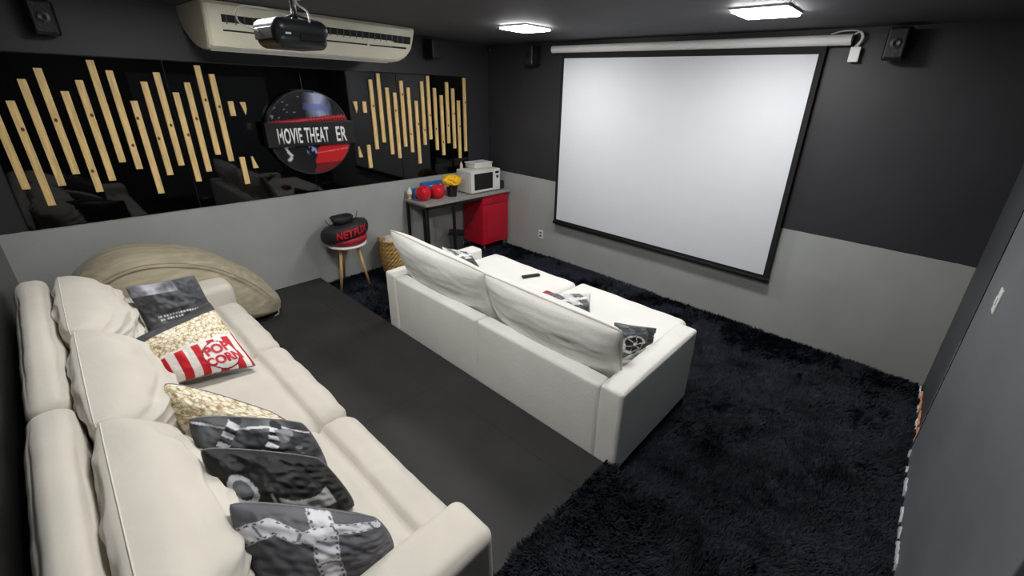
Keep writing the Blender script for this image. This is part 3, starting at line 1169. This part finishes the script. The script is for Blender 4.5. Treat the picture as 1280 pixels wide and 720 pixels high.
# ================================================================== projection screen
ps = thing('projection_screen', 'large white roll-down projection screen with black border', 'screen', (2.56, -.06, .53))
cs_ = obj('casing', lathe([(.034, 1.165), (.037, 1.17), (.037, 3.985), (.034, 3.99)], 24, (0, -.075, 2.515), (1, 0, 0)), 'white', ps, smooth=False)
obj('end_cap', lathe([(.038, 3.95), (.038, 3.992)], 24, (0, -.075, 2.515), (1, 0, 0)), 'white', cs_)
obj('end_cap', lathe([(.038, 1.163), (.038, 1.2)], 24, (0, -.075, 2.515), (1, 0, 0)), 'white', cs_)
for x in (1.45, 2.6, 3.7):
    obj('wall_bracket', box((x-.02, -.08, 2.54), (x+.02, -.001, 2.565), .002, 1), 'black', ps)
A0, A1, ZB, ZT = 1.283, 3.842, .56, 2.49
obj('border', box((A0, -.064, ZB), (A1, -.060, ZT)), 'border', ps)
obj('fabric', box((A0+.042, -.0665, ZB+.035), (A1-.042, -.0638, 2.425)), 'screen', ps)
obj('weight_bar', box((A0-.012, -.075, ZB-.03), (A1+.012, -.048, ZB+.006), .006, 2), 'black', ps)
obj('control_box', box((3.995, -.06, 2.37), (4.06, -.03, 2.47), .004, 2), 'white', ps, label='white control box hanging on its cable')
obj('cable', cable([(3.98, -.06, 2.54), (4.03, -.07, 2.565), (4.055, -.06, 2.53), (4.03, -.045, 2.47)], .006), 'white', ps, smooth=True)
obj('cable', cable([(3.85, -.07, 2.556), (3.92, -.06, 2.575), (4.02, -.06, 2.57), (4.045, -.055, 2.52), (4.015, -.045, 2.47)], .005), 'white', ps, smooth=True)

# outlet on the front wall
ol = thing('power_outlet', 'white power outlet low on grey wall beside the screen', 'outlet', (1.02, -.001, .245))
obj('plate', box((.985, -.010, .245), (1.06, -.0005, .362), .003, 2), 'white', ol)
for z in (.275, .318):
    obj('socket', box((1.005, -.0115, z), (1.04, -.009, z+.022), .002, 1), 'grey_under', ol)

# ================================================================== ceiling lamps
LL = {(1.70, -1.10): 'square ceiling light panel over the gap between screen and round sign',
      (3.66, -1.04): 'square ceiling light panel above the projection screen right end',
      (1.70, -3.42): 'square ceiling light panel over the far end of the cream sofa',
      (3.66, -3.42): 'square ceiling light panel over the near end of the cream sofa'}
for (x, y), lb in LL.items():
    t = thing('ceiling_light', lb, 'ceiling light', (x, y, H-.022), 'square ceiling light panels')
    h = .155
    bm = bmesh.new()
    for lo, hi in (((x-h-.012, y-h-.012, H-.012), (x+h+.012, y-h, H)), ((x-h-.012, y+h, H-.012), (x+h+.012, y+h+.012, H)),
                   ((x-h-.012, y-h, H-.012), (x-h, y+h, H)), ((x+h, y-h, H-.012), (x+h+.012, y+h, H))):
        box(lo, hi, 0, 1, bm)
    obj('frame', bm, 'white', t)
    obj('diffuser', box((x-h, y-h, H-.026), (x+h, y+h, H-.004), .004, 2), LED, t)

# ================================================================== wall speakers
def speaker(c, face, label):
    """c centre; face = unit vector the grille looks along"""
    t = thing('wall_speaker', label, 'speaker', Vector(c)-Vector((0, 0, .1)), 'small black surround speakers')
    f = Vector(face); s = f.cross(Vector((0, 0, 1)))
    R3 = Matrix((s, f, Vector((0, 0, 1)))).transposed().to_4x4()
    MX = Matrix.Translation(c) @ R3

    def tp(q, p):
        if p[1] > 0: q.x *= .86
        return q
    b = soft_box((-.068, -.06, -.1), (.068, .06, .1), .012, n=10, fn=tp); b.transform(MX)
    obj('cabinet', b, 'black', t, smooth=True)
    b = box((-.05, .058, -.088), (.05, .066, .088), .006, 2); b.transform(MX); obj('grille', b, 'blackcloth', t)
    b = lathe([(.03, .064), (.034, .068), (.02, .07), (0, .066)], 20, (0, 0, 0), (0, 1, 0)); b.transform(Matrix.Translation((0, 0, 0))); b.transform(MX)
    obj('cone', b, 'black', t)
    b = box((-.02, -.12, -.03), (.02, -.058, .03), .004, 1); b.transform(MX); obj('bracket', b, 'black', t)
    return t


speaker((4.27, -.125, 2.475), (0, -1, 0), 'small black wall speaker right of the screen casing')
speaker((.89, -.125, 2.455), (0, -1, 0), 'small black wall speaker left of the screen casing')
speaker((.125, -.93, 2.475), (1, 0, 0), 'small black wall speaker beyond the air conditioner end')
speaker((.125, -3.96, 2.42), (1, 0, 0), 'small black wall speaker near the rear corner over slat panels')
# small sensor in the corner
ss = thing('corner_sensor', 'tiny pale sensor pair high in the wall corner', 'sensor', (.05, -.05, 2.54))
obj('sensor_head', lathe([(0, 0), (.012, .004), (.014, .02), (.008, .03), (0, .032)], 14, (.02, -.06, 2.545), (.7, -.7, 0)), 'grey_under', ss)
obj('sensor_head', lathe([(0, 0), (.016, .004), (.018, .024), (.010, .034), (0, .036)], 14, (.085, -.03, 2.535), (.5, -.85, 0)), 'grey_under', ss)
obj('sensor_base', box((.0, -.07, 2.535), (.1, -.0, 2.555), .003, 1), 'black', ss)

# ================================================================== stool and netflix-lettered snack cushion
SXC, SYC, SZT = .225, -2.255, .515
st = thing('stool', 'round white stool on three beech legs by the grey wall', 'stool', (SXC, SYC, 0))
obj('seat', lathe([(0, SZT-.03), (.14, SZT-.03), (.19, SZT-.02), (.198, SZT-.008), (.19, SZT), (.12, SZT-.006), (0, SZT-.008)], 40, (SXC, SYC, 0)), 'stool_white', st, smooth=True)
for a in (-62, 40, 180):
    ca_, sa_ = math.cos(math.radians(a)), math.sin(math.radians(a))
    rr = .195 if a != 180 else .19
    obj('leg', tube([(SXC+.105*ca_, SYC+.105*sa_, SZT-.022), (SXC+rr*ca_, SYC+rr*sa_, .012)], [.019, .012], 12), 'beech', st, smooth=True)
obj('under_plate', lathe([(.12, SZT-.045), (.13, SZT-.028)], 24, (SXC, SYC, 0)), 'beech', st)

sc = thing('snack_cushion', 'puffy black snack cushion with red lettering and crimson base on the stool', 'cushion', (SXC, SYC, SZT))
BR = [(0, .03), (.13, .03), (.185, .05), (.200, .075), (.205, .12), (.20, .165), (.18, .195), (.13, .212), (.085, .205), (.05, .18), (0, .17)]


def brad(z):
    for (r0, z0), (r1, z1) in zip(BR[1:], BR[2:]):
        if z0 <= z <= z1: return r0 + (r1-r0)*(z-z0)/(z1-z0 + 1e-9)
    return .1


bx, by = .90, 1.17


def bag_warp(p):
    d = p - Vector((SXC, SYC, p.z))
    a = math.atan2(d.y, d.x)
    k = 1 + .035*math.cos(4*a+.6)
    # the cushion sits tilted, raised on the side towards the screen
    return Vector((SXC + d.x*k, SYC + d.y*k, p.z + (p.y-SYC)*.14 + (p.x-SXC)*.10 + .012))


bm = lathe([(r, z+SZT) for r, z in BR], 48, (SXC, SYC, 0), sx=bx, sy=by)
for v in bm.verts:
    v.co = bag_warp(v.co)
    v.co += Vector((.5, .5, 1))*.008*noise.noise(v.co*12)
obj('body', bm, 'blackcloth', sc, smooth=True)
bm = lathe([(0, .002), (.11, .0), (.165, .012), (.188, .040), (.18, .085), (.13, .09), (0, .09)], 40, (SXC+.012, SYC+.012, SZT-.002), sx=.93, sy=1.06)
obj('base', bm, 'redcloth', sc, smooth=True, label='crimson cloth base')
bm = lathe([(.075, .20), (.092, .235), (.112, .285), (.100, .29), (.07, .24), (0, .21)], 32, (SXC-.02, SYC-.01, SZT), sx=.85, sy=1.1)
for v in bm.verts: v.co += Vector((1, 1, 1.2))*.014*noise.noise(v.co*16)
obj('collar', bm, 'blackcloth', sc, smooth=True)
for s_ in (-1, 1):
    obj('cord', cable([(SXC-.03, SYC+s_*.13, SZT+.20+s_*.015), (SXC-.03, SYC+s_*.155, SZT+.245+s_*.015), (SXC-.04, SYC+s_*.175, SZT+.29+s_*.02)], .004), 'blackcloth', sc, smooth=True)


def bag_text(x, y, z=0):
    a = x/.205 + .02
    zz = .125 + y
    r = brad(zz) + .007
    return bag_warp(Vector((SXC + bx*r*math.cos(a), SYC + by*r*math.sin(a), SZT + zz)))


obj('lettering', text_mesh('NETFLIX', bag_text, 1, .03, 2, 1.05, 0, (.30, .082)), 'redtext', sc)

# ================================================================== basket
bk = thing('wicker_basket', 'round tan wicker basket on carpet behind the white sofa corner', 'basket', (.175, -1.70, .012))
bm = bmesh.new()
bc_ = Vector((.175, -1.70, 0))
NZ, NAa = 16, 40
rings = []
for i in range(NZ+1):
    z = .012 + .40*i/NZ
    R0 = .115 + .03*math.sin(PI*i/NZ*.8) + .006*(i % 2)
    rings.append([bm.verts.new(bc_ + Vector(((R0 + .006*(((k+i) % 2)*2-1))*math.cos(2*PI*k/NAa), (R0 + .006*(((k+i) % 2)*2-1))*math.sin(2*PI*k/NAa), z))) for k in range(NAa)])
for A, B in zip(rings, rings[1:]):
    for k in range(NAa): bm.faces.new((A[k], A[(k+1) % NAa], B[(k+1) % NAa], B[k]))
bm.faces.new(rings[0][::-1])
obj('woven_body', bm, 'wicker', bk)
obj('rim', tube([bc_ + Vector((.14*math.cos(2*PI*k/32), .14*math.sin(2*PI*k/32), .415)) for k in range(32)], .011, 8, closed=True), 'wicker', bk, smooth=True)
for s in (-1, 1):
    obj('handle', cable([bc_ + Vector((.05, s*.135, .41)), bc_ + Vector((.03, s*.15, .46)), bc_ + Vector((-.03, s*.15, .46)), bc_ + Vector((-.05, s*.135, .41))], .008), 'wicker', bk, smooth=True)
bl = bmesh.new(); bmesh.ops.create_icosphere(bl, subdivisions=4, radius=1)
for v in bl.verts:
    p = v.co.copy()
    v.co = bc_ + Vector((p.x*.125, p.y*.125, .36 + p.z*.09)) + p*.03*noise.noise(p*3)
tag(obj('folded_blanket', bl, 'linen', loc=bc_+Vector((0, 0, .27)), smooth=True), 'pale pink blanket bundled in the wicker basket', 'blanket')

# ================================================================== side table, cabinet
ZT2 = .82
tb = thing('side_table', 'narrow black-legged table with grey top along the left wall', 'table', (.225, -.73, 0))
obj('tabletop', box((.006, -1.395, ZT2-.028), (.462, -.03, ZT2), .003, 2), 'tabletop', tb)
for (x, y) in ((.035, -1.365), (.43, -1.365), (.43, -.975), (.035, -1.14)):
    obj('leg', box((x-.015, y-.015, .012), (x+.015, y+.015, ZT2-.028), .002, 1), 'blackmetal', tb)
for lo, hi in (((.02, -1.38, ZT2-.065), (.05, -.04, ZT2-.0285)), ((.415, -1.38, ZT2-.065), (.445, -.52, ZT2-.0285)), ((.05, -1.38, ZT2-.065), (.415, -1.35, ZT2-.0285)),
               ((.05, -1.378, .20), (.415, -1.352, .23))):
    obj('rail', box(lo, hi, .002, 1), 'blackmetal', tb)

cb = thing('red_cabinet', 'red rolling cabinet with drawer and door under the grey table top', 'cabinet', (.22, -.27, .012))
CX, C0, C1, CZ0, CZ1 = .43, -.505, -.035, .105, ZT2-.032
obj('body', box((.03, C0, CZ0), (CX-.02, C1, CZ1), .004, 2), 'redcab', cb)
dr = obj('drawer', box((CX-.019, C0+.004, CZ1-.125), (CX, C1-.004, CZ1-.004), .005, 2), 'redcab', cb)
obj('drawer_panel', box((CX-.002, C0+.035, CZ1-.10), (CX+.004, C1-.035, CZ1-.03), .004, 2), 'redcab', dr)
obj('handle', tube([(CX+.004, -.33, CZ1-.062), (CX+.026, -.32, CZ1-.062), (CX+.026, -.22, CZ1-.062), (CX+.004, -.21, CZ1-.062)], .005, 8), 'redcab', dr)
dd = obj('door', box((CX-.019, C0+.004, CZ0+.006), (CX, C1-.004, CZ1-.132), .005, 2), 'redcab', cb)
# arched raised panel
poly = []
for (yy, zz) in ((C0+.075, CZ0+.07), (C1-.06, CZ0+.07)): poly.append((yy, zz))
ym = (C0+.075+C1-.06)/2; hw = (C1-.06-C0-.075)/2
for i in range(13):
    a = PI*i/12
    poly.append((ym + hw*math.cos(a), CZ1-.27 + .07*math.sin(a)))
obj('door_panel', prism(poly, 'x', CX-.001, CX+.007), 'redcab', dd)
obj('handle', tube([(CX+.001, C0+.045, .40), (CX+.022, C0+.045, .41), (CX+.022, C0+.045, .56), (CX+.001, C0+.045, .57)], .005, 8), 'redcab', dd)
for (x, y) in ((.08, C0+.05), (CX-.05, C0+.05), (.08, C1-.05), (CX-.05, C1-.05)):
    w = obj('caster', lathe([(.012, -.014), (.037, -.014), (.042, -.006), (.042, .006), (.037, .014), (.012, .014)], 20, (x, y, .056), (.3, 1, 0)), 'grey_under', cb)
    obj('fork', box((x-.02, y-.02, .085), (x+.02, y+.02, .105), .003, 1), 'chrome', w)
# dark waste bin under the table
wb = thing('waste_bin', 'small dark grey bin under the table beside the red cabinet', 'bin', (.24, -.78, .012))
obj('bin_body', lathe([(.10, .0), (.13, .30), (.122, .30), (.095, .012), (0, .012)], 4, (.24, -.80, .024), sx=1.1), 'grey_under', wb)
obj('bin_rim', lathe([(.124, .29), (.137, .29), (.137, .306), (.124, .306)], 4, (.24, -.80, .024), sx=1.1), 'black', wb)

# ------------------------------------------------------------------ on the table
mw = thing('microwave', 'silver microwave oven with dark door window on the table', 'microwave', (.22, -.40, ZT2))
m0, m1, mz0, mz1, mx = -.655, -.15, ZT2+.012, ZT2+.292, .39
obj('body', box((.10, m0, mz0), (mx-.02, m1, mz1), .006, 2), 'silver', mw)
dr = obj('door', box((mx-.022, m0+.002, mz0+.002), (mx, m1-.115, mz1-.002), .005, 2), 'silver', mw)
obj('window', box((mx-.002, m0+.055, mz0+.035), (mx+.002, m1-.135, mz1-.035), .002, 2), 'window', dr)
cp = obj('control_panel', box((mx-.022, m1-.113, mz0+.002), (mx, m1-.002, mz1-.002), .005, 2), 'white', mw)
obj('display', box((mx-.001, m1-.09, mz1-.06), (mx+.002, m1-.025, mz1-.03), .001, 1), 'window', cp)
obj('dial', lathe([(.018, 0), (.018, .012), (.014, .016), (0, .016)], 20, (mx, m1-.057, mz1-.1), (1, 0, 0)), 'satin', cp)
obj('push_button', box((mx-.001, m1-.085, mz0+.02), (mx+.004, m1-.03, mz0+.06), .003, 2), 'silver', cp)
for y in (m0+.04, m1-.04):
    for x in (.13, mx-.06):
        obj('foot', lathe([(.014, ZT2), (.016, mz0)], 10, (x, y, 0)), 'black', mw)
# lidded food box on the microwave
fb = thing('food_box', 'clear lidded plastic box on the microwave', 'box', (.16, -.33, mz1))
obj('tub', box((.06, -.475, mz1), (.26, -.17, mz1+.058), .012, 3), 'clear', fb)
obj('lid', box((.053, -.482, mz1+.058), (.267, -.163, mz1+.072), .005, 2), 'white', fb)
# small bottle on the microwave
bt = thing('small_bottle', 'small pinkish bottle beside the lidded box on the microwave', 'bottle', (.10, -.57, mz1))
obj('glass', lathe([(.018, 0), (.02, .005), (.02, .05), (.01, .065), (.009, .08), (0, .08)], 16, (.10, -.57, mz1)), 'linen', bt, smooth=True)
obj('cap', lathe([(.011, .078), (.011, .094), (0, .095)], 14, (.10, -.57, mz1)), 'redcloth', bt)
# dark device at the end of the table
sb_ = thing('speaker_box', 'small black box between microwave and screen wall', 'box', (.3, -.09, ZT2))
obj('case', box((.22, -.13, ZT2), (.36, -.045, ZT2+.11), .006, 2), 'black', sb_)
obj('front', box((.358, -.122, ZT2+.01), (.364, -.053, ZT2+.10), .003, 1), 'satin', sb_)
# black bucket with yellow crumpled topper
bu = thing('black_bucket', 'black tapered bucket with knobbly yellow topper in front of the microwave', 'bucket', (.27, -.865, ZT2))
bc2 = Vector((.27, -.865, ZT2))
obj('pail', lathe([(.055, 0), (.075, .15), (.07, .15), (.05, .008), (0, .008)], 28, bc2), 'black', bu, smooth=False)
bl = bmesh.new(); bmesh.ops.create_icosphere(bl, subdivisions=4, radius=1)
for v in bl.verts:
    p = v.co.copy()
    r = 1 + .28*noise.noise(p*3.1) + .14*noise.noise(p*7)
    v.co = bc2 + Vector((p.x*.085*r, p.y*.125*r, .195 + p.z*.068*r))
obj('topper', bl, 'yellow', bu, smooth=False, label='knobbly yellow plastic topper')
# two red bowls tipped against blue boxes
for k, (bp, lb) in enumerate((((.26, -1.275, ZT2), 'glossy red bowl tipped on edge at the outer end of the table'),
                              ((.28, -1.085, ZT2), 'glossy red bowl tipped on edge beside the black bucket'))):
    b0 = Vector(bp)
    bw = thing('red_bowl', lb, 'bowl', b0, 'red bowls on the table')
    ax = Vector((.82, -.32, .48)).normalized()
    rad = .088
    ctr = b0 + Vector((0, 0, rad*math.sqrt(1-ax.z**2) + .03*ax.z + .008))
    prof_b = [(rad, -.03), (rad*.99, -.01), (rad*.9, .025), (rad*.68, .05), (rad*.42, .062), (rad*.40, .07), (rad*.3, .07), (rad*.28, .063), (0, .062)]
    obj('bowl_shell', lathe(prof_b, 32, ctr, ax), 'red', bw, smooth=True)
    obj('bowl_rim', tube([ctr + Vector((0, 0, 1)).rotation_difference(ax) @ Vector((rad*math.cos(2*PI*q/32), rad*math.sin(2*PI*q/32), -.03)) for q in range(32)], .005, 6, closed=True), 'red', bw, smooth=True)
bx1 = thing('blue_box', 'blue card box standing behind the red bowls', 'box', (.1, -1.19, ZT2))
obj('carton', box((.07, -1.31, ZT2), (.14, -1.06, ZT2+.125), .003, 1), 'blue', bx1)
obj('paper_band', box((.1395, -1.29, ZT2+.03), (.1412, -1.08, ZT2+.06), 0), 'white', bx1)
bx2 = thing('blue_box', 'taller blue card box against the wall behind the bucket', 'box', (.06, -.99, ZT2))
obj('carton', box((.02, -1.16, ZT2), (.066, -.84, ZT2+.165), .003, 1), 'blue', bx2)
obj('paper_band', box((.0655, -1.12, ZT2+.09), (.0672, -.88, ZT2+.125), 0), 'white', bx2)
wp = thing('white_packet', 'white packet standing between blue boxes and black bucket', 'packet', (.16, -.98, ZT2))
obj('pack', box((.155, -1.03, ZT2), (.19, -.95, ZT2+.13), .008, 2), 'white', wp)
obj('print_patch', box((.1895, -1.015, ZT2+.03), (.1912, -.965, ZT2+.06), 0), 'blue', wp)
wt = thing('white_tube', 'white squeeze bottle with orange mark at the table end', 'bottle', (.06, -1.35, ZT2))
obj('bottle_body', lathe([(.022, 0), (.026, .006), (.026, .10), (.014, .118), (0, .118)], 18, (.075, -1.352, ZT2)), 'white', wt, smooth=True)
obj('bottle_cap', lathe([(.015, .114), (.014, .142), (0, .143)], 16, (.075, -1.352, ZT2)), 'white', wt)
obj('bottle_band', lathe([(.0265, .025), (.0267, .06)], 18, (.075, -1.352, ZT2)), 'warm_orange', wt)
